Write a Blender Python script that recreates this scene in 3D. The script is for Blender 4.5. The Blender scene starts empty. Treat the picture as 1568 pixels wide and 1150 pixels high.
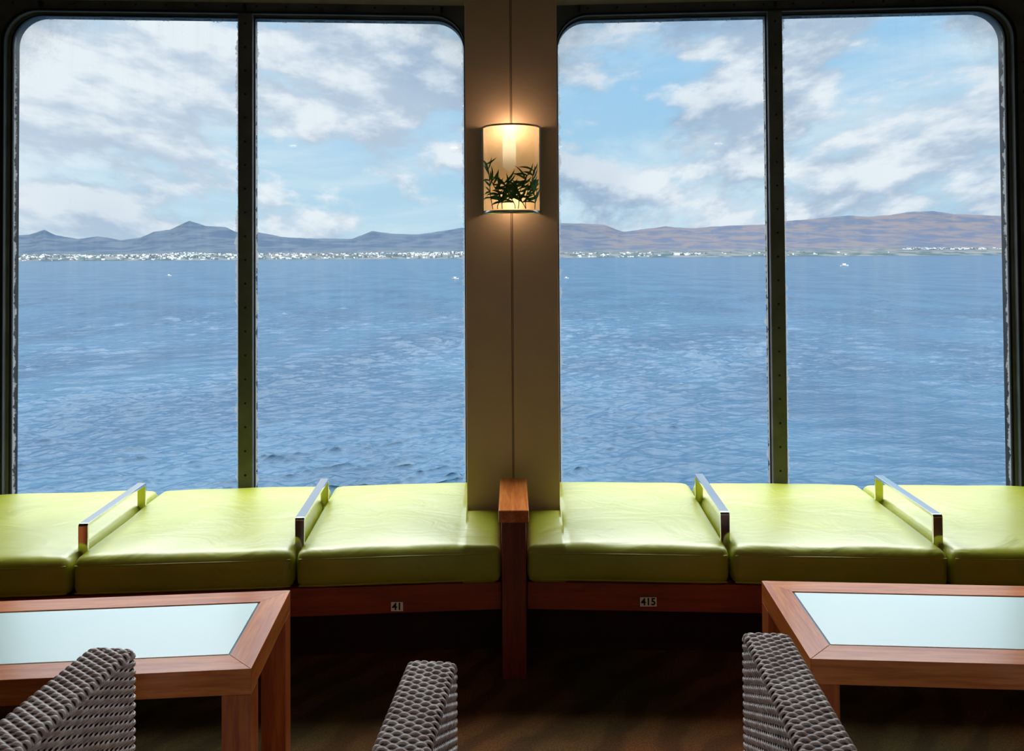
import bpy, bmesh, math, random
import numpy as np
from mathutils import Vector, Matrix, noise as mnoise
random.seed(7)
rng = np.random.default_rng(11)
scene = bpy.context.scene
scene.view_settings.view_transform = 'Standard'
scene.view_settings.look = 'None'
H = 1.453
FPX = 1150.0

# ------------------------------------------------------------------ node helpers
def srgb(r, g, b):
    def f(c):
        c /= 255.0
        return c / 12.92 if c <= 0.04045 else ((c + 0.055) / 1.055) ** 2.4
    return (f(r), f(g), f(b), 1.0)

class NT:
    def __init__(self, tree):
        self.t = tree; self.n = tree.nodes; self.l = tree.links
        self.n.clear()
    def node(self, typ, **kw):
        nd = self.n.new(typ)
        for k, v in kw.items():
            setattr(nd, k, v)
        return nd
    def put(self, sock, val):
        if isinstance(val, bpy.types.NodeSocket):
            self.l.new(val, sock)
        else:
            sock.default_value = val
    def math(self, op, a, b=0.0, c=None, clamp=False):
        nd = self.node('ShaderNodeMath', operation=op, use_clamp=clamp)
        self.put(nd.inputs[0], a); self.put(nd.inputs[1], b)
        if c is not None: self.put(nd.inputs[2], c)
        return nd.outputs[0]
    def noise(self, vec, scale, detail=4, rough=0.5, dist=0.0):
        nd = self.node('ShaderNodeTexNoise')
        if vec is not None: self.put(nd.inputs['Vector'], vec)
        nd.inputs['Scale'].default_value = scale
        nd.inputs['Detail'].default_value = detail
        nd.inputs['Roughness'].default_value = rough
        nd.inputs['Distortion'].default_value = dist
        return nd.outputs['Fac']
    def mapr(self, v, a, b, c=0.0, d=1.0, smooth=True):
        nd = self.node('ShaderNodeMapRange')
        nd.interpolation_type = 'SMOOTHSTEP' if smooth else 'LINEAR'
        self.put(nd.inputs['Value'], v)
        nd.inputs['From Min'].default_value = a; nd.inputs['From Max'].default_value = b
        nd.inputs['To Min'].default_value = c; nd.inputs['To Max'].default_value = d
        return nd.outputs['Result']
    def mix(self, fac, a, b):
        nd = self.node('ShaderNodeMix', data_type='RGBA')
        self.put(nd.inputs[0], fac); self.put(nd.inputs[6], a); self.put(nd.inputs[7], b)
        return nd.outputs[2]
    def mapping(self, vec, scale=(1, 1, 1), loc=(0, 0, 0), rot=(0, 0, 0)):
        nd = self.node('ShaderNodeMapping')
        self.put(nd.inputs['Vector'], vec)
        nd.inputs['Scale'].default_value = scale
        nd.inputs['Location'].default_value = loc
        nd.inputs['Rotation'].default_value = rot
        return nd.outputs[0]
    def bump(self, h, strength=0.3, dist=0.01, normal=None):
        nd = self.node('ShaderNodeBump')
        nd.inputs['Strength'].default_value = strength
        nd.inputs['Distance'].default_value = dist
        self.put(nd.inputs['Height'], h)
        if normal is not None: self.put(nd.inputs['Normal'], normal)
        return nd.outputs[0]

def new_mat(name):
    m = bpy.data.materials.new(name); m.use_nodes = True
    nt = NT(m.node_tree)
    out = nt.node('ShaderNodeOutputMaterial')
    return m, nt, out

def principled(nt, out, color, rough=0.5, metal=0.0, normal=None, coat=0.0, spec=0.5, coatr=0.15):
    p = nt.node('ShaderNodeBsdfPrincipled')
    nt.put(p.inputs['Base Color'], color)
    nt.put(p.inputs['Roughness'], rough)
    p.inputs['Metallic'].default_value = metal
    p.inputs['Coat Weight'].default_value = coat
    p.inputs['Coat Roughness'].default_value = coatr
    p.inputs['Specular IOR Level'].default_value = spec
    if normal is not None: nt.put(p.inputs['Normal'], normal)
    nt.l.new(p.outputs[0], out.inputs['Surface'])
    return p

def simple_mat(name, col, rough=0.5, metal=0.0, var=0.12, nscale=6.0, bump=0.0, bscale=60.0, coat=0.0, spec=0.5):
    m, nt, out = new_mat(name)
    tc = nt.node('ShaderNodeTexCoord').outputs['Object']
    n = nt.noise(tc, nscale, 4)
    dark = tuple(c * (1 - var) for c in col[:3]) + (1,)
    lite = tuple(min(1, c * (1 + var)) for c in col[:3]) + (1,)
    c = nt.mix(nt.mapr(n, 0.3, 0.7), dark, lite)
    nrm = None
    if bump > 0:
        nrm = nt.bump(nt.noise(tc, bscale, 3), bump, 0.004)
    principled(nt, out, c, rough, metal, nrm, coat, spec)
    return m

def wood_mat(name, c1, c2, rough=0.35, along='X'):
    m, nt, out = new_mat(name)
    tc = nt.node('ShaderNodeTexCoord').outputs['Object']
    sc = {'X': (1.5, 22, 22), 'Y': (22, 1.5, 22), 'Z': (22, 22, 1.5)}[along]
    v = nt.mapping(tc, sc)
    n = nt.noise(v, 2.0, 6, 0.6, 0.6)
    n2 = nt.noise(nt.mapping(tc, tuple(3 * s for s in sc)), 3.0, 3, 0.6)
    f = nt.math('ADD', nt.math('MULTIPLY', n, 0.7), nt.math('MULTIPLY', n2, 0.3))
    c = nt.mix(nt.mapr(f, 0.35, 0.65), c1, c2)
    nrm = nt.bump(f, 0.12, 0.002)
    principled(nt, out, c, rough, 0, nrm, 0.4)
    return m

# ------------------------------------------------------------------ materials
m, nt, out = new_mat('lime_leather')
tc = nt.node('ShaderNodeTexCoord').outputs['Object']
n = nt.noise(tc, 3.0, 3)
c = nt.mix(nt.mapr(n, 0.3, 0.7), srgb(148, 156, 12), srgb(160, 168, 20))
b1 = nt.noise(nt.mapping(tc, (1.0, 1.6, 1.0)), 5.0, 3, 0.5, 0.8)
nb = nt.bump(b1, 0.45, 0.025)
vo = nt.node('ShaderNodeTexVoronoi'); vo.inputs['Scale'].default_value = 420
nt.l.new(tc, vo.inputs['Vector'])
nb2 = nt.bump(vo.outputs['Distance'], 0.12, 0.001, nb)
principled(nt, out, c, 0.45, 0, nb2, 0.9, 0.6, 0.36)
M_lime = m
M_wood_x = wood_mat('cherry_wood_x', srgb(192, 98, 40), srgb(234, 144, 72), 0.28, 'X')
M_wood_y = wood_mat('cherry_wood_y', srgb(192, 98, 40), srgb(234, 144, 72), 0.28, 'Y')
M_wood_z = wood_mat('cherry_wood_z', srgb(166, 78, 34), srgb(204, 112, 56), 0.32, 'Z')
M_dwood_x = wood_mat('cherry_shaded_x', srgb(126, 42, 24), srgb(156, 60, 36), 0.4, 'X')  # same cherry wood, its tone in shadow put into the base colour
M_dwood_z = wood_mat('cherry_shaded_z', srgb(108, 38, 24), srgb(138, 54, 34), 0.4, 'Z')
M_chrome = simple_mat('polished_chrome', (0.82, 0.83, 0.85, 1), 0.12, 1.0, 0.03)
M_frame = simple_mat('grey_frame_metal', srgb(90, 93, 100), 0.5, 0.0, 0.18, 9, 0.25, 45)
M_gasket = simple_mat('black_rubber', srgb(16, 17, 18), 0.55, 0.0, 0.2)
M_rivet = simple_mat('rivet_steel', srgb(38, 40, 40), 0.4, 0.6, 0.1)
M_pillar = simple_mat('taupe_panel', srgb(216, 188, 166), 0.55, 0.0, 0.05, 2.5, 0.15, 220)
M_wall = simple_mat('cream_wall', srgb(240, 238, 214), 0.6, 0.0, 0.04, 3)
M_side = simple_mat('side_wall_veneer', srgb(100, 76, 56), 0.6, 0.0, 0.05, 3)
M_ceil = simple_mat('ceiling_paint', srgb(120, 108, 92), 0.8, 0.0, 0.03, 3)
M_rear = simple_mat('rear_wall_paint', srgb(78, 60, 48), 0.7, 0.0, 0.03, 3)
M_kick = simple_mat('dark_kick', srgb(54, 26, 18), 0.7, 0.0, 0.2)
M_plate = simple_mat('plate_ivory', srgb(252, 250, 240), 0.4, 0, 0.02)
M_ink = simple_mat('plate_ink', srgb(15, 15, 15), 0.5, 0, 0.03)
M_groove = simple_mat('groove_dark', srgb(90, 74, 62), 0.6, 0, 0.05)
M_leaf = simple_mat('bamboo_leaf', srgb(78, 136, 58), 0.5, 0, 0.5, 40)
M_stem = simple_mat('bamboo_stem', srgb(50, 60, 34), 0.5, 0, 0.2, 30)
M_back = simple_mat('sconce_backplate', srgb(214, 182, 142), 0.5, 0, 0.03)
M_satin = simple_mat('satin_steel', srgb(205, 207, 205), 0.28, 0.9, 0.05)
M_wcore = simple_mat('wicker_core', srgb(66, 54, 52), 0.8, 0, 0.2)
M_cush = simple_mat('chair_cushion', srgb(150, 140, 120), 0.85, 0, 0.08, 8, 0.3, 200)

m, nt, out = new_mat('wicker_strand')
tc = nt.node('ShaderNodeTexCoord').outputs['Object']
n = nt.noise(tc, 45.0, 3)
n2 = nt.noise(tc, 6.0, 2)
c = nt.mix(nt.mapr(n, 0.3, 0.7), srgb(200, 176, 170), srgb(250, 240, 234))
c = nt.mix(nt.math('MULTIPLY', nt.mapr(n2, 0.35, 0.7), 0.3), c, srgb(166, 140, 138))
principled(nt, out, c, 0.34, 0, None, 0.35)
M_wick = m

m, nt, out = new_mat('frosted_table_glass')
tc = nt.node('ShaderNodeTexCoord').outputs['Object']
n = nt.noise(tc, 2.0, 2)
c = nt.mix(n, srgb(220, 255, 252), srgb(230, 255, 254))
principled(nt, out, c, 0.35, 0, None, 1.0, 0.8, 0.18)
M_tglass = m
M_tbevel = simple_mat('glass_bevel', srgb(120, 142, 160), 0.15, 0.2, 0.05)

m, nt, out = new_mat('carpet')
tc = nt.node('ShaderNodeTexCoord').outputs['Object']
v = nt.mapping(tc, (1, 1, 1), rot=(0, 0, 0.75))
wv = nt.node('ShaderNodeTexWave'); wv.inputs['Scale'].default_value = 2.2
wv.inputs['Distortion'].default_value = 7.0; wv.inputs['Detail'].default_value = 4
wv.inputs['Detail Scale'].default_value = 1.4
nt.l.new(v, wv.inputs['Vector'])
n = nt.noise(tc, 1.1, 3)
ca = nt.mix(nt.mapr(n, 0.4, 0.6), srgb(124, 76, 42), srgb(80, 72, 42))
c = nt.mix(nt.math('MULTIPLY', nt.mapr(wv.outputs['Fac'], 0.2, 0.9), 0.45), ca, srgb(48, 35, 25))
c = nt.mix(nt.mapr(nt.noise(tc, 180, 2), 0.35, 0.65, 0.0, 0.4), c, srgb(40, 28, 20))
nb = nt.bump(nt.noise(tc, 260, 2), 0.6, 0.004)
principled(nt, out, c, 0.95, 0, nb, 0, 0.1)
M_carpet = m

# window glass with a thin salt residue at the rim
m, nt, out = new_mat('window_glass')
tcn = nt.node('ShaderNodeTexCoord')
o = tcn.outputs['Object']
so = nt.node('ShaderNodeSeparateXYZ'); nt.l.new(o, so.inputs[0])
ux = nt.math('ABSOLUTE', so.outputs[0])           # distance from the pillar axis
dx = nt.math('MINIMUM', nt.math('SUBTRACT', ux, 0.214), nt.math('SUBTRACT', 2.180, ux))
dz = nt.math('SUBTRACT', 2.525, so.outputs[2])
dm = nt.math('SUBTRACT', nt.math('ABSOLUTE', nt.math('SUBTRACT', ux, 1.180)), 0.037)
dd = nt.math('MINIMUM', nt.math('MINIMUM', dx, dz), dm)
nn = nt.noise(o, 22, 5, 0.7)
dd2 = nt.math('ADD', dd, nt.math('MULTIPLY', nt.math('SUBTRACT', nn, 0.5), 0.06))
res = nt.mapr(dd2, 0.004, 0.011, 0.75, 0.0)
haze = nt.mapr(nt.noise(nt.mapping(o, (14, 14, 0.7)), 1.6, 4, 0.6), 0.42, 0.75, 0.0, 0.07)
corner = nt.mapr(nt.math('ADD', nt.math('ADD', dx, dz), nt.math('MULTIPLY', nn, 0.4)), 0.3, 0.6, 0.35, 0.0)
spots = nt.math('MULTIPLY', nt.mapr(nt.noise(o, 120, 2), 0.70, 0.75, 0.0, 0.3), nt.mapr(dd, 0.0, 0.25, 1.0, 0.25))
fac = nt.math('MAXIMUM', nt.math('MAXIMUM', nt.math('MAXIMUM', res, haze), corner), spots, clamp=True)
tr = nt.node('ShaderNodeBsdfTransparent'); tr.inputs[0].default_value = (0.98, 0.99, 1.0, 1)
tl = nt.node('ShaderNodeBsdfTranslucent'); tl.inputs[0].default_value = (0.34, 0.36, 0.36, 1)
mx = nt.node('ShaderNodeMixShader'); nt.l.new(fac, mx.inputs[0])
nt.l.new(tr.outputs[0], mx.inputs[1]); nt.l.new(tl.outputs[0], mx.inputs[2])
gl = nt.node('ShaderNodeBsdfGlossy'); gl.inputs['Roughness'].default_value = 0.03
mx2 = nt.node('ShaderNodeMixShader'); mx2.inputs[0].default_value = 0.012
nt.l.new(mx.outputs[0], mx2.inputs[1]); nt.l.new(gl.outputs[0], mx2.inputs[2])
nt.l.new(mx2.outputs[0], out.inputs['Surface'])
M_glass = m

m, nt, out = new_mat('sconce_shade_glass')
tr = nt.node('ShaderNodeBsdfTransparent'); tr.inputs[0].default_value = (1, 0.96, 0.90, 1)
tl = nt.node('ShaderNodeBsdfTranslucent'); tl.inputs[0].default_value = (0.95, 0.84, 0.68, 1)
gl = nt.node('ShaderNodeBsdfGlossy'); gl.inputs['Roughness'].default_value = 0.08
tc = nt.node('ShaderNodeTexCoord').outputs['Object']
mx = nt.node('ShaderNodeMixShader')
nt.l.new(nt.mapr(nt.noise(tc, 30, 3), 0.3, 0.7, 0.48, 0.54), mx.inputs[0])
nt.l.new(tr.outputs[0], mx.inputs[1]); nt.l.new(tl.outputs[0], mx.inputs[2])
mx2 = nt.node('ShaderNodeMixShader'); mx2.inputs[0].default_value = 0.06
nt.l.new(mx.outputs[0], mx2.inputs[1]); nt.l.new(gl.outputs[0], mx2.inputs[2])
nt.l.new(mx2.outputs[0], out.inputs['Surface'])
M_shade = m

def emit_mat(name, col, s):
    m, nt, out = new_mat(name)
    e = nt.node('ShaderNodeEmission'); e.inputs[0].default_value = col; e.inputs[1].default_value = s
    nt.l.new(e.outputs[0], out.inputs['Surface'])
    return m
m, nt, out = new_mat('lamp_tube')
e = nt.node('ShaderNodeEmission'); e.inputs[0].default_value = (1.0, 0.80, 0.50, 1)
so = nt.node('ShaderNodeSeparateXYZ'); nt.l.new(nt.node('ShaderNodeTexCoord').outputs['Generated'], so.inputs[0])
nt.l.new(nt.mapr(so.outputs[2], 0.0, 0.75, 0.35, 1.7), e.inputs[1])
nt.l.new(e.outputs[0], out.inputs['Surface'])
M_tube = m
M_down = emit_mat('added_downlight_diffuser', (1.0, 0.85, 0.65, 1), 1.5)

# ------------------------------------------------------------------ geometry helpers
def link(ob):
    scene.collection.objects.link(ob); return ob

def mesh_obj(name, verts, faces, mat, smooth=False, recalc=True):
    me = bpy.data.meshes.new(name)
    me.from_pydata([tuple(v) for v in verts], [], faces)
    if recalc:
        bm = bmesh.new(); bm.from_mesh(me)
        bmesh.ops.recalc_face_normals(bm, faces=bm.faces)
        bm.to_mesh(me); bm.free()
    me.materials.append(mat)
    if smooth:
        me.polygons.foreach_set('use_smooth', [True] * len(me.polygons))
    return link(bpy.data.objects.new(name, me))

def np_obj(name, V, Q, mat, smooth=True):
    me = bpy.data.meshes.new(name)
    me.vertices.add(len(V)); me.vertices.foreach_set('co', np.asarray(V, dtype=np.float32).ravel())
    me.loops.add(Q.size); me.loops.foreach_set('vertex_index', Q.ravel().astype(np.int32))
    me.polygons.add(len(Q))
    me.polygons.foreach_set('loop_start', np.arange(0, Q.size, 4, dtype=np.int32))
    me.update(calc_edges=True); me.validate()
    me.polygons.foreach_set('use_smooth', [smooth] * len(me.polygons))
    me.materials.append(mat)
    return link(bpy.data.objects.new(name, me))

def bevel(ob, w=0.004, seg=2):
    md = ob.modifiers.new('bevel', 'BEVEL'); md.width = w; md.segments = seg
    md.limit_method = 'ANGLE'; md.angle_limit = math.radians(40)
    ob.data.polygons.foreach_set('use_smooth', [True] * len(ob.data.polygons))
    wn = ob.modifiers.new('wn', 'WEIGHTED_NORMAL')
    return ob

BF = [(0, 1, 3, 2), (4, 6, 7, 5), (0, 4, 5, 1), (2, 3, 7, 6), (0, 2, 6, 4), (1, 5, 7, 3)]
def box_pts(a, b, f=lambda x, y, z: (x, y, z)):
    return [f(x, y, z) for x in (a[0], b[0]) for y in (a[1], b[1]) for z in (a[2], b[2])]
def boxes(name, lst, mat, f=lambda x, y, z: (x, y, z), bev=0.0):
    V = []; F = []
    for a, b in lst:
        k = len(V); V += box_pts(a, b, f)
        F += [tuple(i + k for i in q) for q in BF]
    ob = mesh_obj(name, V, F, mat)
    if bev: bevel(ob, bev)
    return ob

def group(name, parts, loc=(0, 0, 0)):
    e = bpy.data.objects.new(name, None); link(e)
    e.empty_display_size = 0.2
    e.location = loc
    for p in parts:
        p.parent = e
        p.matrix_parent_inverse = Matrix.Translation(loc).inverted()
    return e

YW = 3.42
ANG = {-1: math.radians(3.6), 1: math.radians(3.0)}
def seg(s):
    a = ANG[s]
    def f(u, v, z):
        k = max(0.0, min(1.0, u / 0.7))
        return (s * (u - v * math.sin(a) * k), YW - u * math.tan(a) - v, z)
    return f

# ------------------------------------------------------------------ room shell
CZ = 2.72
boxes('floor', [((-3.1, -4.0, -0.1), (3.1, 3.6, 0.0))], M_carpet)
boxes('ceiling', [((-3.1, -4.0, CZ), (3.1, 3.6, CZ + 0.1))], M_ceil)
boxes('wall_left', [((-3.1, -4.0, 0), (-3.0, 3.6, CZ))], M_side)
boxes('wall_right', [((3.0, -4.0, 0), (3.1, 3.6, CZ))], M_side)
boxes('wall_back', [((-3.1, -4.1, 0), (3.1, -4.0, CZ))], M_rear)
V = []; F = []
WT, WB, WI, WO = 2.59, 0.20, 0.19, 2.262
FV = 0.032   # flange face
for s in (-1, 1):
    f = seg(s)
    for a, b in [((WI, -0.08, WT), (3.0, FV - 0.01, CZ)), ((WI, -0.08, 0), (3.0, FV - 0.01, WB)),
                 ((WO, -0.08, WB), (3.0, FV - 0.01, WT))]:
        k = len(V); V += box_pts(a, b, f); F += [tuple(i + k for i in q) for q in BF]
k = len(V); V += box_pts((-0.19, YW, 0), (0.19, YW + 0.08, CZ)); F += [tuple(i + k for i in q) for q in BF]
mesh_obj('wall_front', V, F, M_wall)

# ------------------------------------------------------------------ windows
def rrect(u0, u1, z0, z1, r, n=10):
    pts = []
    for cx, cz, a0 in ((u1 - r, z1 - r, 0), (u0 + r, z1 - r, 90), (u0 + r, z0 + r, 180), (u1 - r, z0 + r, 270)):
        for i in range(n + 1):
            a = math.radians(a0 + 90 * i / n)
            pts.append((cx + r * math.cos(a), cz + r * math.sin(a)))
    return pts
def ring(name, outer, inner, v0, v1, f, mat, bev=0.0):
    n = len(outer); V = []
    for (pp, v) in ((outer, v1), (inner, v1), (inner, v0), (outer, v0)):
        V += [f(p[0], v, p[1]) for p in pp]
    F = []
    for L in range(4):
        A = L * n; B = ((L + 1) % 4) * n
        for i in range(n):
            j = (i + 1) % n
            F.append((A + i, A + j, B + j, B + i))
    ob = mesh_obj(name, V, F, mat, smooth=False)
    if bev: bevel(ob, bev)
    return ob
def rivets(name, pts, f, v, mat, r=0.0045):
    V = []; F = []
    for (u, z) in pts:
        k = len(V)
        for (rr, h) in ((r, 0.0), (r * 0.75, 0.002)):
            for i in range(8):
                a = i * math.pi / 4
                V.append(f(u + rr * math.cos(a), v + h, z + rr * math.sin(a)))
        V.append(f(u, v + 0.0028, z))
        for i in range(8):
            j = (i + 1) % 8
            F.append((k + i, k + j, k + 8 + j, k + 8 + i)); F.append((k + 8 + i, k + 8 + j, k + 16))
    return mesh_obj(name, V, F, mat, True)

GU0, GU1, GZ0, GZ1 = 0.214, 2.180, 0.28, 2.525
for wi, s in enumerate((-1, 1)):
    f = seg(s)
    parts = []
    R = 0.13
    outer = rrect(WI + 0.001, WO - 0.001, WB + 0.001, WT - 0.001, 0.012)
    inn = rrect(GU0 - 0.005, GU1 + 0.022, GZ0 - 0.02, GZ1 + 0.014, R + 0.012)
    inn2 = rrect(GU0, GU1, GZ0, GZ1, R)
    inn1 = rrect(GU0 - 0.003, GU1 + 0.010, GZ0 - 0.01, GZ1 + 0.006, R + 0.006)
    parts.append(ring('flange', outer, inn, -0.06, FV, f, M_frame, 0.004))
    parts.append(ring('inner_rim', inn, inn1, -0.05, 0.012, f, M_frame))
    parts.append(ring('gasket', inn1, inn2, -0.04, 0.010, f, M_gasket))
    lipo = rrect(GU0 - 0.012, GU1 + 0.036, GZ0 - 0.03, GZ1 + 0.024, R + 0.022)
    parts.append(ring('lip', lipo, inn, FV + 0.0001, FV + 0.006, f, M_gasket))
    parts.append(boxes('mullion', [((1.148, -0.05, GZ0 - 0.03), (1.212, 0.03, GZ1 + 0.03))], M_frame, f, 0.004))
    parts.append(boxes('mullion_seal', [((1.143, -0.03, GZ0 - 0.005), (1.217, 0.004, GZ1 + 0.005))], M_gasket, f))
    gp = [f(p[0], 0.0, p[1]) for p in inn1]
    gl = mesh_obj('glass', gp, [tuple(range(len(gp)))], M_glass, recalc=False)
    parts.append(gl)
    pts = [(1.180, z) for z in np.arange(0.5, 2.5, 0.105)]
    parts.append(rivets('mullion_rivets', pts, f, 0.0302, M_rivet, 0.0055))
    tp = [(u, GZ1 + 0.047) for u in np.arange(0.35, 2.2, 0.13)]
    sd = [(WO - 0.02, z) for z in np.arange(0.6, 2.4, 0.13)]
    parts.append(rivets('frame_rivets', tp + sd, f, FV + 0.0002, M_rivet, 0.005))
    for u in (0.31, 1.18, 2.05):
        parts.append(boxes('frame_clip', [((u - 0.006, FV, GZ1 + 0.03), (u + 0.006, FV + 0.01, GZ1 + 0.055))], M_gasket, f, 0.001))
    group('window_%d' % (wi + 1), parts, f(1.18, 0, 1.45))

# ------------------------------------------------------------------ pillar
PW = 0.1845
pil = boxes('panel', [((-PW, 3.0, 0), (-0.0035, 3.419, CZ)), ((0.0035, 3.0, 0), (PW, 3.419, CZ)), ], M_pillar, bev=0.003)
grv = boxes('groove', [((-0.0035, 3.008, 0), (0.0035, 3.40, CZ))], M_groove)
bead = boxes('groove_bead', [((-0.0012, 3.002, 0), (0.0012, 3.008, CZ))], M_pillar)
group('pillar', [pil, grv, bead], (0, 3.2, 0))

# ------------------------------------------------------------------ bench
ZT, ZB = 0.452, 0.322
def cushion(name, s, u0, u1, vb, vf, pillar_cut=False):
    f = seg(s)
    nu, nv, nz = 44, 40, 8
    r = 0.032
    zc0, zc1 = ZB, ZT
    us = np.linspace(0, 1, nu + 1)
    ucut = 0
    if pillar_cut:
        ucut = (PW + 0.006 - u0) / (u1 - u0)
        us = np.concatenate([np.linspace(0, ucut - 0.004, 14), np.linspace(ucut + 0.004, 1, nu - 13)])
    nu = len(us) - 1
    vs = np.linspace(0, 1, nv + 1); zs = np.linspace(0, 1, nz + 1)
    def conc(t): return 0.5 - 0.5 * np.cos(np.pi * t)
    vs = 0.4 * vs + 0.6 * conc(vs)
    if not pillar_cut: us = 0.4 * us + 0.6 * conc(us)
    idx = {}; V = []
    def vert(i, j, k):
        key = (i, j, k)
        if key in idx: return idx[key]
        U = u1 - u0
        x = us[i] * U; y = vs[j] * (vf - vb); z = zs[k] * (zc1 - zc0)
        W = (U, vf - vb, zc1 - zc0)
        p = Vector((x, y, z)); q = Vector([min(max(c, r), w - r) for c, w in zip(p, W)])
        d = p - q
        if d.length > 1e-9: p = q + d.normalized() * r
        xx, yy = p.x / W[0] * 2 - 1, p.y / W[1] * 2 - 1
        if k == nz or p.z > W[2] - r:
            p.z += 0.014 * (1 - abs(xx) ** 3.5) * (1 - abs(yy) ** 5)
            p.z += 0.004 * mnoise.noise(Vector((p.x * 5 + u0 * 9, p.y * 4, s * 3.1)))
        if yy > 0.8:
            zz = p.z / W[2] * 2 - 1
            p.y += 0.008 * (1 - abs(xx) ** 4) * (1 - min(1, zz * zz))
        u = u0 + p.x; v = vb + p.y
        if pillar_cut and us[i] <= ucut:
            vb2 = 0.427
            v = vf - (vf - v) * (vf - vb2) / (vf - vb)
        idx[key] = len(V); V.append(f(u, v, zc0 + p.z))
        return idx[key]
    F = []
    for i in range(nu):
        for j in range(nv):
            for k in (0, nz):
                F.append((vert(i, j, k), vert(i + 1, j, k), vert(i + 1, j + 1, k), vert(i, j + 1, k)))
    for i in range(nu):
        for k in range(nz):
            for j in (0, nv):
                F.append((vert(i, j, k), vert(i + 1, j, k), vert(i + 1, j, k + 1), vert(i, j, k + 1)))
    for j in range(nv):
        for k in range(nz):
            for i in (0, nu):
                F.append((vert(i, j, k), vert(i, j + 1, k), vert(i, j + 1, k + 1), vert(i, j, k + 1)))
    return mesh_obj(name, V, F, M_lime, True)

def tube(name, pts, r, mat, res=6, cyclic=False):
    cu = bpy.data.curves.new(name, 'CURVE'); cu.dimensions = '3D'
    sp = cu.splines.new('POLY'); sp.points.add(len(pts) - 1)
    for i, p in enumerate(pts): sp.points[i].co = (*p, 1)
    sp.use_cyclic_u = cyclic
    cu.bevel_depth = r; cu.bevel_resolution = 3
    cu.materials.append(mat)
    ob = link(bpy.data.objects.new(name, cu))
    bpy.context.view_layer.update()
    dg = bpy.context.evaluated_depsgraph_get()
    me = bpy.data.meshes.new_from_object(ob.evaluated_get(dg))
    bpy.data.objects.remove(ob)
    me.polygons.foreach_set('use_smooth', [True] * len(me.polygons))
    return link(bpy.data.objects.new(name, me))

def handle(s, u):
    f = seg(s)
    w = 0.016; t = 0.011; z0, z1 = 0.425, (0.547 if s > 0 else 0.540); v0, v1 = 0.235, 0.715
    def prof(a, b, top, r, n=5):
        P = [(a, z0)]
        for i in range(n + 1):
            an = math.pi - (math.pi / 2) * i / n
            P.append((a + r + r * math.cos(an), top - r + r * math.sin(an)))
        for i in range(n + 1):
            an = math.pi / 2 - (math.pi / 2) * i / n
            P.append((b - r + r * math.cos(an), top - r + r * math.sin(an)))
        P.append((b, z0)); return P
    A = prof(v0, v1, z1, 0.010); B = prof(v0 + t, v1 - t, z1 - t, 0.004)
    n = len(A); V = []
    for P, uu in ((A, u - w), (A, u + w), (B, u + w), (B, u - w)):
        V += [f(uu, p[0], p[1]) for p in P]
    F = []
    for L in range(4):
        a = L * n; b = ((L + 1) % 4) * n
        for i in range(n - 1): F.append((a + i, a + i + 1, b + i + 1, b + i))
    F += [(0, n, 2 * n, 3 * n), (n - 1, 2 * n - 1, 3 * n - 1, 4 * n - 1)]
    ob = mesh_obj('grab_handle', V, F, M_chrome)
    return bevel(ob, 0.0015)

VF = 0.80
SEAMS = {-1: (0.797, 1.532, 2.27), 1: (0.783, 1.512, 2.25)}
for s in (-1, 1):
    f = seg(s)
    parts = []
    sm = SEAMS[s]
    ur = [(0.048, sm[0] - 0.004), (sm[0] + 0.004, sm[1] - 0.004), (sm[1] + 0.004, sm[2] - 0.004), (sm[2] + 0.004, 2.95)]
    for i, (a, b) in enumerate(ur):
        parts.append(cushion('cushion_%d' % (i + 1), s, a, b, FV + 0.008, VF, i == 0))
        pts = []
        for t in np.linspace(0, 1, 30):
            u = a + 0.010 + (b - a - 0.020) * t
            e = 4 * t * (1 - t)
            pts.append(f(u, VF - 0.004 + 0.006 * (1 - abs(2 * t - 1) ** 4), ZT - 0.026 + 0.002 * e))
        parts.append(tube('piping_top', pts, 0.0028, M_lime))
        pts = [(p[0], p[1] + 0.002, p[2] - 0.09) for p in pts]
        parts.append(tube('piping_bottom', pts, 0.0022, M_lime))
    parts.append(boxes('front_rail', [((0.048, 0.735, 0.222), (2.98, 0.775, 0.318))], M_dwood_x, f, 0.003))
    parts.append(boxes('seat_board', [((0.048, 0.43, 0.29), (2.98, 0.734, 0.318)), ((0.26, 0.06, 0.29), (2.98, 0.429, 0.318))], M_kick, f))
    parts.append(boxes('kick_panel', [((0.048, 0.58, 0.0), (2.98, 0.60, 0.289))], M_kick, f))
    for uu in sm: parts.append(handle(s, uu))
    group('window_bench', parts, f(1.5, 0.5, 0))

post = boxes('shaft', [((-0.0425, 2.605, 0), (0.0425, 2.93, 0.545))], M_dwood_z, bev=0.003)
cap = boxes('cap', [((-0.052, 2.575, 0.5455), (0.052, 2.95, 0.588))], M_wood_y, bev=0.004)
group('wooden_post', [post, cap], (0, 2.7, 0))

def number_plate(s, u, txt, z, hw):
    f = seg(s)
    c = Vector(f(u, 0.7765, z))
    pl = boxes('plate', [((c.x - hw, c.y - 0.002, c.z - 0.016), (c.x + hw, c.y, c.z + 0.016))], M_plate, bev=0.001)
    cu = bpy.data.curves.new('digits', 'FONT'); cu.body = txt; cu.size = 0.034
    cu.align_x = 'CENTER'; cu.align_y = 'CENTER'; cu.extrude = 0.0004; cu.offset = 0.0008
    ob = link(bpy.data.objects.new('digits_curve', cu))
    bpy.context.view_layer.update()
    me = bpy.data.meshes.new_from_object(ob.evaluated_get(bpy.context.evaluated_depsgraph_get()))
    bpy.data.objects.remove(ob)
    me.transform(Matrix.Translation((c.x, c.y - 0.0026, c.z)) @ Matrix.Rotation(math.pi / 2, 4, 'X'))
    me.materials.clear(); me.materials.append(M_ink)
    d = link(bpy.data.objects.new('digits', me))
    group('number_plate', [pl, d], c)
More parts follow.
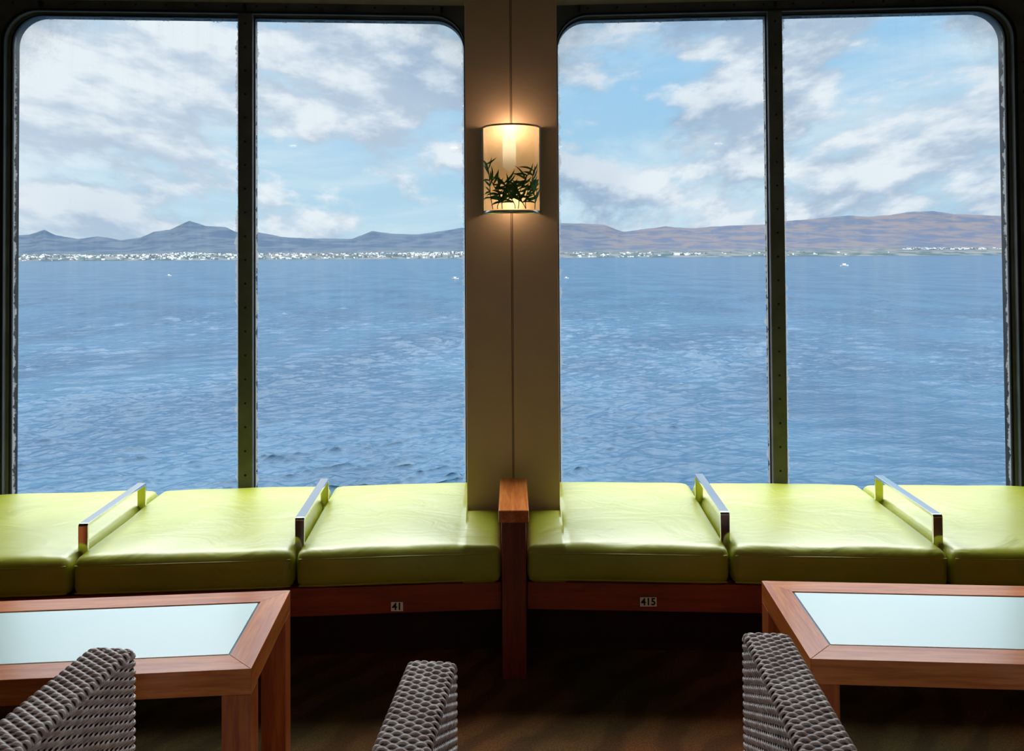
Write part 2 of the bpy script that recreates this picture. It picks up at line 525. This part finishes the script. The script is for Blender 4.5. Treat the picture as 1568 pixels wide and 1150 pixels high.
number_plate(-1, 0.435, '41', 0.247, 0.021)
number_plate(1, 0.492, '415', 0.257, 0.029)

# ------------------------------------------------------------------ sconce
def sconce():
    cx, cy, z0, z1 = 0.0, 2.995, 1.628, 1.966
    A, B = 0.113, 0.092
    def P(t, z, k=1.0):  # t in 0..pi
        return (cx - A * k * math.cos(t), cy - 0.006 - B * k * math.sin(t), z)
    parts = []
    N = 40
    V = []; F = []
    for i in range(N + 1):
        t = math.pi * i / N
        V += [P(t, z0), P(t, z1)]
    for i in range(N):
        F.append((2 * i, 2 * i + 1, 2 * i + 3, 2 * i + 2))
    parts.append(mesh_obj('shade', V, F, M_shade, True, recalc=False))
    parts.append(boxes('back_plate', [((cx - A, cy - 0.002, z0 + 0.01), (cx + A, cy + 0.004, z1 - 0.01))], M_back, bev=0.002))
    for nm, za, zb, kk in (('bottom_rim', z0 - 0.008, z0 + 0.006, 1.02), ('top_rim', z1 - 0.003, z1 + 0.004, 1.01)):
        V = []; F = []
        for i in range(N + 1):
            t = math.pi * i / N
            V += [P(t, za, kk), P(t, zb, kk), P(t, zb, kk - 0.05), P(t, za, kk - 0.05)]
        for i in range(N):
            for q in range(4):
                F.append((4 * i + q, 4 * i + (q + 1) % 4, 4 * i + 4 + (q + 1) % 4, 4 * i + 4 + q))
        F += [(0, 1, 2, 3), (4 * N, 4 * N + 3, 4 * N + 2, 4 * N + 1)]
        parts.append(mesh_obj(nm, V, F, M_satin if 'bottom' in nm else M_back, True))
    for sx in (-1, 1):
        parts.append(boxes('side_strip', [((cx + sx * A - 0.004, cy - 0.026, z0 - 0.006), (cx + sx * A + 0.004, cy + 0.004, z1 + 0.004))], M_satin, bev=0.001))
    # lamp tube
    V = []; F = []; r = 0.026
    for k, (z, rr) in enumerate([(z1 - 0.175, 0.3), (z1 - 0.16, 1), (z1 - 0.09, 1), (z1 - 0.04, 1), (z1 - 0.03, 0.3)]):
        for i in range(14):
            a = 2 * math.pi * i / 14
            V.append((cx - 0.008 + r * rr * math.cos(a), cy - 0.048 + r * rr * math.sin(a), z))
    for k in range(4):
        for i in range(14):
            j = (i + 1) % 14
            F.append((k * 14 + i, k * 14 + j, k * 14 + 14 + j, k * 14 + 14 + i))
    F += [tuple(range(14)), tuple(range(56, 70))]
    parts.append(mesh_obj('lamp_tube', V, F, M_tube, True))
    rnd = random.Random(5)
    V = []; F = []
    def surf(a, z):
        t = math.pi / 2 + a / 0.105
        t = min(max(t, 0.12), math.pi - 0.12)
        return Vector(P(t, z, 1.012))
    def leaf(a, z, ang, L, w):
        k = len(V); n = 7
        for i in range(n + 1):
            q = i / n
            ww = w * math.sin(math.pi * min(1, q * 0.92 + 0.08)) ** 0.8 * (1 - 0.4 * q)
            if i == n: ww = 0.0002
            bend = ang + 0.35 * (q - 0.3)
            da = math.cos(bend); dz = math.sin(bend)
            ca = a + da * L * q; cz = z + dz * L * q
            cz = max(cz, z0 + 0.012)
            V.append(surf(ca - dz * ww, cz + da * ww) - Vector((0, 0.0006 * math.sin(q * 3), 0)))
            V.append(surf(ca + dz * ww, max(z0 + 0.01, cz - da * ww)))
        for i in range(n): F.append((k + 2 * i, k + 2 * i + 1, k + 2 * i + 3, k + 2 * i + 2))
    stems = []
    for (a0, a1, zt) in ((-0.075, -0.105, 0.18), (-0.03, -0.075, 0.11), (0.01, -0.03, 0.10), (0.02, 0.055, 0.13), (0.05, 0.09, 0.15), (0.10, 0.075, 0.10), (0.05, 0.0, 0.10), (-0.05, -0.02, 0.09)):
        pts = []
        for i in range(9):
            q = i / 8
            a = a0 + (a1 - a0) * q ** 1.4 + 0.004 * math.sin(q * 7 + a0 * 50); z = z0 + 0.01 + zt * q
            pts.append(surf(a, z))
            if i > 1:
                for _ in range(2):
                    sgn = rnd.choice((-1, 1))
                    leaf(a, z, math.pi / 2 - sgn * rnd.uniform(0.15, 1.7), rnd.uniform(0.04, 0.07), rnd.uniform(0.0042, 0.0062))
        stems.append(tube('stem', pts, 0.0016, M_stem))
    parts.append(mesh_obj('leaves', V, F, M_leaf, True, recalc=False))
    parts += stems
    li = bpy.data.lights.new('sconce_bulb', 'POINT'); li.energy = 0.65; li.color = (1.0, 0.66, 0.36); li.shadow_soft_size = 0.03
    lo = link(bpy.data.objects.new('bulb_light', li)); lo.location = (cx - 0.004, cy - 0.06, z1 - 0.005)
    li2 = bpy.data.lights.new('sconce_bulb_low', 'POINT'); li2.energy = 0.35; li2.color = (1.0, 0.66, 0.36); li2.shadow_soft_size = 0.03
    lo2 = link(bpy.data.objects.new('bulb_light_low', li2)); lo2.location = (cx, cy - 0.06, z0 + 0.03)
    parts += [lo, lo2]
    group('wall_sconce', parts, (cx, cy, z0))
sconce()

# ------------------------------------------------------------------ coffee tables
def table(xc, yc, rot, L, W, zt):
    fr = 0.066; th = 0.058
    M = Matrix.Translation((xc, yc, 0)) @ Matrix.Rotation(rot, 4, 'Z')
    parts = []
    hx, hy = L / 2, W / 2
    def mitre(side):
        if side in ('f', 'b'):
            sg = -1 if side == 'f' else 1
            P = [(-hx, sg * hy), (hx, sg * hy), (hx - fr, sg * (hy - fr)), (-hx + fr, sg * (hy - fr))]
            mat = M_wood_x
        else:
            sg = -1 if side == 'l' else 1
            P = [(sg * hx, -hy), (sg * hx, hy), (sg * (hx - fr), hy - fr), (sg * (hx - fr), -hy + fr)]
            mat = M_wood_y
        V = [(x, y, zt) for x, y in P] + [(x, y, zt - th) for x, y in P]
        F = [(0, 1, 2, 3), (4, 5, 6, 7)] + [(i, (i + 1) % 4, (i + 1) % 4 + 4, i + 4) for i in range(4)]
        ob = mesh_obj('top_rail_' + side, V, F, mat)
        return bevel(ob, 0.0015)
    for sd in 'fblr': parts.append(mitre(sd))
    for i, (sx, sy) in enumerate(((-1, -1), (1, -1), (-1, 1), (1, 1))):
        x0, x1 = sorted((sx * hx, sx * (hx - fr))); y0, y1 = sorted((sy * hy, sy * (hy - fr * 0.95)))
        parts.append(boxes('leg_%d' % (i + 1), [((x0, y0, 0), (x1, y1, zt - th))], M_wood_z, bev=0.002))
    parts.append(boxes('under_board', [((-hx + fr, -hy + fr, zt - 0.03), (hx - fr, hy - fr, zt - 0.012))], M_dwood_x))
    parts.append(boxes('glass_bevel', [((-hx + fr, -hy + fr, zt - 0.012), (hx - fr, hy - fr, zt - 0.0035))], M_tbevel))
    parts.append(boxes('glass_top', [((-hx + fr + 0.005, -hy + fr + 0.005, zt - 0.0035), (hx - fr - 0.005, hy - fr - 0.005, zt - 0.001))], M_tglass, bev=0.001))
    e = bpy.data.objects.new('coffee_table', None); link(e); e.matrix_world = M
    for p in parts: p.parent = e
    return e
def place_table(cx, cy, ang, side, L, W, zt):
    d = Vector((math.cos(ang), math.sin(ang), 0)) * side
    c = Vector((cx, cy, 0)) + d * L / 2
    return table(c.x, c.y, ang, L, W, zt)
ZTAB = 0.52
place_table(-0.614, 1.926, math.radians(4.2), -1, 1.15, 0.405, ZTAB)
place_table(0.696, 1.960, math.radians(-3.6), 1, 1.15, 0.42, ZTAB)

# ------------------------------------------------------------------ wicker armchairs
def weave(P, Nn, U, Vn, du, dv, A=0.0024, th=0.0022, cs=6):
    rows = int(round(Vn / dv)); dv = Vn / rows
    per = max(1, int(round(U / du))); du = U / per
    ns = per * 5 + 1
    u = np.linspace(0, U, ns)
    Vs = []; Qs = []; base = 0
    ang = np.arange(cs) * 2 * np.pi / cs
    for r in range(rows):
        v0 = (r + 0.5) * dv
        ph = math.pi * (r % 2)
        s = np.sin(np.pi * u / du + ph)
        off = A * np.sign(s) * np.abs(s) ** 0.6
        pts = np.zeros((ns, cs, 3))
        for c in range(cs):
            vv = np.clip(v0 + math.cos(ang[c]) * dv * 0.52, 0, Vn)
            p = P(u, np.full(ns, vv)); n = Nn(u, np.full(ns, vv))
            pts[:, c] = p + n * (off + th * math.sin(ang[c]))[:, None]
        Vs.append(pts.reshape(-1, 3))
        i = np.arange(ns - 1)[:, None] * cs; c = np.arange(cs)[None]; c2 = (c + 1) % cs
        q = np.stack([i + c, i + c2, i + cs + c2, i + cs + c], -1).reshape(-1, 4) + base
        Qs.append(q); base += ns * cs
    return np.concatenate(Vs), np.concatenate(Qs)

AX, AWH = 0.335, 0.047
AL0, AL1, AH = -0.34, 0.33, 0.65
DU, DV = 0.0155, 0.0086
def build_chair_mesh():
    Vs = []; Qs = []; base = [0]
    def add(V, Q):
        Vs.append(V); Qs.append(Q + base[0]); base[0] += len(V)
    r = 0.020
    def path(d, y0=AL0, y1=AL1, zt=AH):
        L1 = (y1 - r) - y0; L2 = r * math.pi / 2
        y = np.where(d < L1, y0 + d, 0.0); z = np.where(d < L1, zt, 0.0)
        ny = np.zeros_like(d); nz = np.ones_like(d)
        a = np.clip((d - L1) / r, 0, math.pi / 2)
        m = d >= L1
        y = np.where(m, y1 - r + r * np.sin(a), y); z = np.where(m, zt - r + r * np.cos(a), z)
        ny = np.where(m, np.sin(a), ny); nz = np.where(m, np.cos(a), nz)
        m2 = d > L1 + L2
        z = np.where(m2, zt - r - (d - L1 - L2), z)
        return y, z, ny, nz
    re = 0.012
    W = 2 * AWH
    flat = W - 2 * re; arc = re * math.pi / 2
    UW = flat + 2 * arc
    def cross(u):
        a1 = np.clip((arc - u) / re, 0, math.pi / 2); a2 = np.clip((u - arc - flat) / re, 0, math.pi / 2)
        x = np.clip(u - arc, 0, flat) - flat / 2 - re * np.sin(a1) + re * np.sin(a2)
        drop = re * (1 - np.cos(a1)) + re * (1 - np.cos(a2))
        nx = -np.sin(a1) + np.sin(a2); nn = np.minimum(np.cos(a1), np.cos(a2))
        return x, drop, nx, nn
    Ltop = (AL1 - r - AL0) + r * math.pi / 2 + (AH - r - 0.03)
    for sx in (-1, 1):
        def P(u, v):
            y, z, ny, nz = path(v); x, dr, nx, nn = cross(u)
            return np.stack([sx * AX + x, y - ny * dr, z - nz * dr], -1)
        def N(u, v):
            y, z, ny, nz = path(v); x, dr, nx, nn = cross(u)
            return np.stack([nx, ny * nn, nz * nn], -1)
        add(*weave(P, N, UW, Ltop, DU, DV))
        for so in (-1, 1):
            xx = sx * AX + so * AWH
            ztop = AH - re
            def P2(u, v): return np.stack([np.full_like(u, xx), AL0 + u, 0.03 + v], -1)
            def N2(u, v): return np.stack([np.full_like(u, so), np.zeros_like(u), np.zeros_like(u)], -1)
            hgt = ztop - 0.03
            U1 = AL1 - re - AL0
            V, Q = weave(P2, N2, U1, hgt, DU, DV)
            z = V[:, 2]; over = np.clip(z - (AH - r), 0, r)
            ymax = AL1 - r + np.sqrt(np.maximum(r * r - over ** 2, 0)) - 0.004
            ymax = np.minimum(ymax, AL1 - re)
            V[:, 1] = np.where(over > 0, np.minimum(V[:, 1], ymax), V[:, 1])
            add(V, Q)
    zb = 0.80; yb0, yb1 = -0.42, -0.34; XB = AX + AWH
    for (yy, sg) in ((yb0, -1), (yb1, 1)):
        def P3(u, v): return np.stack([-XB + u, np.full_like(u, yy), (0.03 + v)], -1)
        def N3(u, v): return np.stack([np.zeros_like(u), np.full_like(u, sg), np.zeros_like(u)], -1)
        add(*weave(P3, N3, 2 * XB, zb - 0.04, DU, DV))
    def P4(u, v): return np.stack([-XB + v, yb0 + u, np.full_like(u, zb)], -1)
    def N4(u, v): return np.stack([np.zeros_like(u), np.zeros_like(u), np.ones_like(u)], -1)
    add(*weave(P4, N4, 0.08, 2 * XB, DU, DV))
    for so in (-1, 1):
        def P5(u, v): return np.stack([np.full_like(u, so * XB), yb0 + u, 0.03 + v], -1)
        def N5(u, v): return np.stack([np.full_like(u, so), np.zeros_like(u), np.zeros_like(u)], -1)
        add(*weave(P5, N5, 0.08, zb - 0.04, DU, DV))
    XI = AX - AWH
    def P6(u, v): return np.stack([-XI + u, np.full_like(u, 0.28), 0.12 + v], -1)
    def N6(u, v): return np.stack([np.zeros_like(u), np.ones_like(u), np.zeros_like(u)], -1)
    add(*weave(P6, N6, 2 * XI, 0.2, DU, DV))
    return np.concatenate(Vs), np.concatenate(Qs)
WV, WQ = build_chair_mesh()
weave_ob0 = None
def chair(x, y, rot):
    global weave_ob0
    if weave_ob0 is None:
        w = np_obj('woven_body', WV, WQ, M_wick, True); weave_ob0 = w
    else:
        w = link(bpy.data.objects.new('woven_body', weave_ob0.data))
    parts = [w]
    e = 0.0025
    core = []
    for sx in (-1, 1):
        core.append(((sx * AX - AWH + e, AL0, 0.032), (sx * AX + AWH - e, AL1 - e, AH - e)))
    core.append(((-AX - AWH + e, -0.42 + e, 0.032), (AX + AWH - e, -0.34 - e, 0.80 - e)))
    core.append(((-AX + AWH, -0.34, 0.13), (AX - AWH, 0.278, 0.31)))
    c = boxes('core_frame', core, M_wcore)
    md = c.modifiers.new('b', 'BEVEL'); md.width = 0.014; md.segments = 3
    parts.append(c)
    cu = boxes('seat_cushion', [((-AX + AWH + 0.006, -0.33, 0.325), (AX - AWH - 0.006, 0.29, 0.42))], M_cush)
    md = cu.modifiers.new('b', 'BEVEL'); md.width = 0.03; md.segments = 5
    cu.data.polygons.foreach_set('use_smooth', [True] * 6)
    parts.append(cu)
    ft = []
    for sx in (-1, 1):
        for yy in (-0.39, 0.28):
            ft.append(((sx * AX - 0.02, yy - 0.02, 0.0), (sx * AX + 0.02, yy + 0.02, 0.034)))
    parts.append(boxes('feet', ft, M_wcore))
    em = bpy.data.objects.new('wicker_armchair', None); link(em)
    em.location = (x, y, 0); em.rotation_euler = (0, 0, rot)
    for p in parts: p.parent = em
chair(-0.525, 1.215, math.radians(-5))
chair(0.846, 1.265, math.radians(-4))

# ------------------------------------------------------------------ ceiling downlights (unseen, added to light the room)
for (x, y) in ((-1.8, 0.6), (0.0, 0.6), (1.8, 0.6), (-1.8, -1.8), (0, -1.8), (1.8, -1.8)):
    V = []; F = []; n = 24
    for rr, zz in ((0.075, CZ), (0.075, CZ - 0.008), (0.055, CZ - 0.008), (0.055, CZ - 0.001)):
        for i in range(n):
            a = 2 * math.pi * i / n; V.append((x + rr * math.cos(a), y + rr * math.sin(a), zz))
    for L in range(3):
        for i in range(n):
            j = (i + 1) % n; F.append((L * n + i, L * n + j, L * n + n + j, L * n + n + i))
    trim = mesh_obj('trim_ring', V, F, M_satin, True)
    V = [(x + 0.054 * math.cos(2 * math.pi * i / n), y + 0.054 * math.sin(2 * math.pi * i / n), CZ - 0.002) for i in range(n)]
    dif = mesh_obj('diffuser', V, [tuple(range(n))], M_down)
    li = bpy.data.lights.new('added_downlight', 'AREA'); li.shape = 'DISK'; li.size = 0.1; li.energy = 1.2; li.color = (1, 0.82, 0.6)
    lo = link(bpy.data.objects.new('lamp', li)); lo.location = (x, y, CZ - 0.012)
    group('added_ceiling_downlight', [trim, dif, lo], (x, y, CZ - 0.004))

# ------------------------------------------------------------------ sea
SEA = -15.0
def build_sea():
    hh = H - SEA
    rows = np.concatenate([np.linspace(470, 12, 900), np.linspace(11.5, 1.6, 60), [0.6, 0.25]])
    R = hh * FPX / rows
    R = np.concatenate([[8.0], R])
    cols = 1200
    th = np.linspace(-math.radians(48), math.radians(48), cols)
    RR, TT = np.meshgrid(R, th, indexing='ij')
    X = RR * np.sin(TT); Y = RR * np.cos(TT)
    dR = np.gradient(R)[:, None] * np.ones((1, cols))
    Z = np.zeros_like(X)
    DX = np.zeros_like(X); DY = np.zeros_like(X)
    wd = math.radians(-72)
    gust = 0.75 + 0.35 * np.sin(X * 0.045 + 0.02 * Y + 1.3) * np.sin(Y * 0.031 - 0.013 * X) + 0.2 * np.sin(X * 0.11 - Y * 0.07)
    for k in range(130):
        lam = 0.6 * (8 / 0.6) ** rng.random()
        a = wd + rng.normal() * 0.5
        kx, ky = math.cos(a) * 2 * math.pi / lam, math.sin(a) * 2 * math.pi / lam
        amp = 0.0074 * lam ** 0.75 * (gust if lam < 6 else 1.0)
        ph = rng.random() * 6.28
        att = np.clip(lam / (dR * 2.2), 0, 1)
        att = np.maximum(att, 0.25)
        arg = kx * X + ky * Y + ph
        Z += amp * att * np.cos(arg)
        DX -= 1.0 * amp * att * math.cos(a) * np.sin(arg); DY -= 1.0 * amp * att * math.sin(a) * np.sin(arg)
    Z = Z + 0.35 * np.maximum(Z, 0) ** 2
    V = np.stack([X + DX, Y + DY, Z + SEA], -1).reshape(-1, 3)
    n0, n1 = X.shape
    i = np.arange(n0 - 1)[:, None] * n1; j = np.arange(n1 - 1)[None]
    Q = np.stack([i + j, i + j + 1, i + n1 + j + 1, i + n1 + j], -1).reshape(-1, 4)
    m, nt, out = new_mat('sea_water')
    tc = nt.node('ShaderNodeTexCoord').outputs['Object']
    n1_ = nt.noise(nt.mapping(tc, (0.55, 1.0, 1), rot=(0, 0, 0.3)), 1.8, 5, 0.65, 0.3)
    n2_ = nt.noise(nt.mapping(tc, (0.05, 0.025, 1), rot=(0, 0, 0.5)), 1.0, 3)
    nb = nt.bump(n1_, 0.7, 0.2)
    c = nt.mix(nt.mapr(n2_, 0.35, 0.65), srgb(20, 46, 66), srgb(28, 55, 75))
    foam = nt.math('MULTIPLY', nt.mapr(nt.noise(nt.mapping(tc, (0.5, 1.0, 1), rot=(0, 0, 0.3)), 0.9, 8, 0.72), 0.73, 0.78), 0.3)
    c = nt.mix(foam, c, (0.32, 0.36, 0.4, 1))
    p = principled(nt, out, c, 0.18, 0, nb)
    p.inputs['IOR'].default_value = 1.33
    p.inputs['Specular Tint'].default_value = (0.88, 0.97, 1.0, 1)
    df = nt.node('ShaderNodeBsdfDiffuse'); nt.l.new(c, df.inputs[0]); nt.l.new(nb, df.inputs['Normal'])
    mxs = nt.node('ShaderNodeMixShader'); mxs.inputs[0].default_value = 0.45
    nt.l.new(p.outputs[0], mxs.inputs[1]); nt.l.new(df.outputs[0], mxs.inputs[2])
    nt.l.new(mxs.outputs[0], out.inputs['Surface'])
    return np_obj('sea', V, Q, m, True)
build_sea()

# ------------------------------------------------------------------ distant coast
prof = [(-700, 372), (-500, 360), (-300, 368), (-120, 352), (-40, 358), (0, 361), (22, 362), (45, 362), (68, 354), (85, 362), (120, 368), (150, 364), (185, 370), (215, 366),
        (235, 357), (260, 354), (290, 340), (315, 348), (345, 350), (361, 357), (395, 358), (430, 365), (470, 367), (540, 368), (570, 356),
        (600, 360), (640, 362), (680, 356), (708, 351), (780, 347), (855, 344), (900, 345), (925, 346), (955, 357), (980, 354), (1020, 349),
        (1060, 352), (1110, 348), (1172, 346), (1200, 341), (1250, 337), (1300, 332), (1330, 334), (1360, 332), (1390, 327), (1430, 325),
        (1460, 330), (1530, 333), (1568, 334), (1750, 340), (1950, 330), (2200, 352), (2400, 368)]
px = np.array([p[0] for p in prof], float); py = np.array([p[1] for p in prof], float)
def shore_y(x): return 396.5 - (x - 784) * 0.0064
def fbm(x, y, sc, o=5):
    return mnoise.fractal(Vector((x * sc, y * sc, 3.7)), 0.9, 2.0, o)
def terr(xp, t):
    Y = 7500 + 3500 * t
    ridge = (shore_y(xp) - np.interp(xp, px, py) + 0.5) / FPX * 11000
    X = (xp - 784) / FPX * Y
    plain = 46 * min(1, t / 0.1) ** 0.7
    k = max(0, min(1, (t - 0.12) / 0.88)) if t <= 1 else max(0, 1 - (t - 1) * 2.2)
    z = plain * min(1, t / 0.05 if t < 0.05 else 1) * (1 - k) + ridge * (0.75 * k ** 2.2 + 0.25 * k)
    z += fbm(X, Y, 0.0016) * 34 * k * (1.12 - k) + fbm(X + 999, Y, 0.006, 3) * 5 * min(1, t * 5)
    if t == 0: z = -6
    return X, Y, z
def build_coast():
    XS = np.arange(-700, 2400, 3.0)
    TS = np.linspace(0, 1.25, 46)
    V = []
    for t in TS:
        for xp in XS:
            X, Y, z = terr(xp, t)
            V.append((X, Y, SEA + z))
    n1 = len(XS); n0 = len(TS)
    i = np.arange(n0 - 1)[:, None] * n1; j = np.arange(n1 - 1)[None]
    Q = np.stack([i + j, i + j + 1, i + n1 + j + 1, i + n1 + j], -1).reshape(-1, 4)
    m, nt, out = new_mat('hazy_mountain')
    tc = nt.node('ShaderNodeTexCoord').outputs['Object']
    sp = nt.node('ShaderNodeSeparateXYZ'); nt.l.new(tc, sp.inputs[0])
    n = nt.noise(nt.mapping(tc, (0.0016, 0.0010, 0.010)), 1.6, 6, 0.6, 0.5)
    left = nt.mix(nt.mapr(n, 0.38, 0.62), srgb(43, 54, 68), srgb(54, 63, 73))  # aerial haze is put into the base colours of the slopes
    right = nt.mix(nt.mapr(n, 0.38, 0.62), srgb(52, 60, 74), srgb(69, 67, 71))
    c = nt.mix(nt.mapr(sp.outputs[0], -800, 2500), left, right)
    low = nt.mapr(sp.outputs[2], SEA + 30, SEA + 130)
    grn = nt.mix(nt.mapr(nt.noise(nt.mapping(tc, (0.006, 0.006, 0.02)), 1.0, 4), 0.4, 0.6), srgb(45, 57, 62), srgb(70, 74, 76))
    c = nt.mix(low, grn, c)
    principled(nt, out, c, 1.0, 0, None, 0, 0.0)
    np_obj('mountain_range', np.array(V), Q, m, True)
    TV = []; TF = []
    rnd = random.Random(3)
    def bld(xp, t, w, h, d):
        X, Y, z = terr(xp, t)
        k = len(TV); TV.extend(box_pts((X - w / 2, Y - d / 2, SEA + z - 12), (X + w / 2, Y + d / 2, SEA + z + h)))
        TF.extend([tuple(i + k for i in q) for q in BF])
    def dens(xp):
        if xp < 725: return 0.65 + 0.35 * math.sin(xp * 0.021 + 1) * math.sin(xp * 0.05)
        if 855 < xp < 1000: return 0.2
        if 1028 < xp < 1072: return 0.9
        if 1385 < xp < 1510: return 0.8
        return 0.03
    for _ in range(4600):
        xp = rnd.uniform(-250, 1900)
        if rnd.random() > dens(xp): continue
        t = 0.02 + rnd.random() ** 1.2 * (0.28 if xp < 725 else 0.12)
        if 1028 < xp < 1100: t = 0.04 + rnd.random() * 0.03
        if xp > 1380: t = 0.24 + rnd.random() * 0.05
        bld(xp, t, rnd.uniform(8, 38), rnd.uniform(5, 14) * (1.3 if xp < 725 else 1), 20)
    mt, nt, out = new_mat('white_town')
    g = nt.node('ShaderNodeTexCoord').outputs['Object']
    n = nt.noise(nt.mapping(g, (0.02, 0.02, 0.02)), 1.0, 2)
    c = nt.mix(nt.mapr(n, 0.42, 0.58), srgb(84, 94, 102), srgb(184, 188, 188))
    principled(nt, out, c, 0.9, 0, None, 0, 0.0)
    mesh_obj('coastal_town', TV, TF, mt, recalc=True)
build_coast()

M_hull = simple_mat('boat_white', srgb(190, 193, 195), 0.4, 0, 0.03)
M_hull2 = simple_mat('boat_trim', srgb(190, 110, 80), 0.4, 0, 0.03)
def boat(xp, yp, L):
    row = yp - shore_y(xp) + 2.0
    Y = (H - SEA) * FPX / row; X = (xp - 784) / FPX * Y
    n = 10; V = []; F = []
    for i in range(n + 1):
        q = i / n; w = 0.16 * L * (1 - (max(0, q - 0.45) / 0.55) ** 2) ** 0.5 + 0.01
        x = (q - 0.5) * L; sh = 0.12 * L + 0.05 * L * q * q
        V += [(x, -w, sh), (x, -w * 0.6, -0.05 * L), (x, w * 0.6, -0.05 * L), (x, w, sh)]
    for i in range(n):
        for q in range(4):
            F.append((4 * i + q, 4 * i + (q + 1) % 4, 4 * i + 4 + (q + 1) % 4, 4 * i + 4 + q))
    F += [(0, 1, 2, 3), (4 * n, 4 * n + 3, 4 * n + 2, 4 * n + 1)]
    V = [(v[0] + X, v[1] + Y, v[2] + SEA) for v in V]
    hull = mesh_obj('hull', V, F, M_hull)
    cab = boxes('cabin', [((X - 0.2 * L, Y - 0.1 * L, SEA + 0.12 * L), (X + 0.12 * L, Y + 0.1 * L, SEA + 0.32 * L)),
                          ((X - 0.24 * L, Y - 0.12 * L, SEA + 0.32 * L), (X + 0.16 * L, Y + 0.12 * L, SEA + 0.35 * L))], M_hull)
    st = boxes('stripe', [((X - 0.5 * L, Y - 0.165 * L, SEA + 0.07 * L), (X, Y + 0.165 * L, SEA + 0.10 * L))], M_hull2)
    group('motor_boat', [hull, cab, st], (X, Y, SEA))
boat(259, 424, 4.5); boat(697, 429, 5.0); boat(867, 428, 3.5); boat(1293, 409, 11.0)

# ------------------------------------------------------------------ world
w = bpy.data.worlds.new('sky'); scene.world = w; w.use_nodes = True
nt = NT(w.node_tree)
wo = nt.node('ShaderNodeOutputWorld'); bg = nt.node('ShaderNodeBackground')
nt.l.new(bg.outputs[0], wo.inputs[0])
g = nt.node('ShaderNodeTexCoord').outputs['Generated']
sp = nt.node('ShaderNodeSeparateXYZ'); nt.l.new(g, sp.inputs[0])
zc = nt.math('MAXIMUM', sp.outputs[2], 0.0)
den = nt.math('ADD', nt.math('MULTIPLY', zc, 0.6), 0.30)
cb = nt.node('ShaderNodeCombineXYZ')
nt.put(cb.inputs[0], nt.math('DIVIDE', sp.outputs[0], den)); nt.put(cb.inputs[1], nt.math('DIVIDE', sp.outputs[1], den))
nt.put(cb.inputs[2], nt.math('MULTIPLY', zc, 4.6))
P = cb.outputs[0]
def cl(off, detail):
    return nt.noise(nt.mapping(P, (1, 0.2, 1), loc=(3.1, 1.7, off)), 2.5, detail, 0.57, 0.0)
n1 = cl(0.0, 11); n1u = cl(0.13, 5)
n2 = nt.noise(nt.mapping(P, (1, 0.4, 0.7), loc=(7.3, 4.2, 0)), 0.8, 3, 0.5, 0.2)
n3 = nt.noise(nt.mapping(P, (0.8, 0.3, 1.3), loc=(1.3, 9.2, 0)), 1.2, 8, 0.6, 0.6)
blue = nt.mix(nt.mapr(zc, 0.0, 0.28), srgb(168, 212, 234), srgb(150, 202, 238))
lft = nt.mapr(sp.outputs[0], -0.6, 0.3, 0.30, 0.0)
veil = nt.math('ADD', nt.mapr(n3, 0.38, 0.66, 0.05, 0.8), lft, clamp=True)
base = nt.mix(veil, blue, srgb(220, 238, 247))
dif = nt.math('SUBTRACT', n1u, n1)
shade = nt.math('ADD', nt.mapr(dif, -0.10, 0.09, 0.0, 0.8), nt.math('MULTIPLY', nt.mapr(n2, 0.4, 0.62), 0.5), clamp=True)
shade = nt.math('MULTIPLY', shade, nt.mapr(sp.outputs[0], -0.6, 0.2, 0.75, 1.0))
ccol = nt.mix(shade, srgb(234, 243, 249), srgb(158, 184, 210))
sky = nt.mix(nt.mapr(n1, 0.40, 0.52), base, ccol)
hor = nt.mapr(zc, 0.0, 0.05, 0.5, 0.0)
sky = nt.mix(hor, sky, srgb(184, 214, 230))
below = nt.mapr(sp.outputs[2], -0.02, 0.0)
sky = nt.mix(below, srgb(110, 130, 150), sky)
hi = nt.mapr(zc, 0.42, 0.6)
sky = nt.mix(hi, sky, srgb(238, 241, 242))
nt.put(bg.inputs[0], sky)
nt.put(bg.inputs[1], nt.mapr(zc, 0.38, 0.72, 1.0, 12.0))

# ------------------------------------------------------------------ camera
cam = bpy.data.cameras.new('camera'); co = link(bpy.data.objects.new('camera', cam))
cam.sensor_fit = 'HORIZONTAL'; cam.sensor_width = 36
cam.lens = 36 * FPX / 1568
co.location = (0, 0, H)
pitch = math.radians(1.0)
co.rotation_euler = (math.pi / 2 + pitch, 0.0064, 0)
cam.shift_y = -(182 + FPX * math.tan(pitch)) / 1568
cam.clip_start = 0.05; cam.clip_end = 60000
scene.camera = co
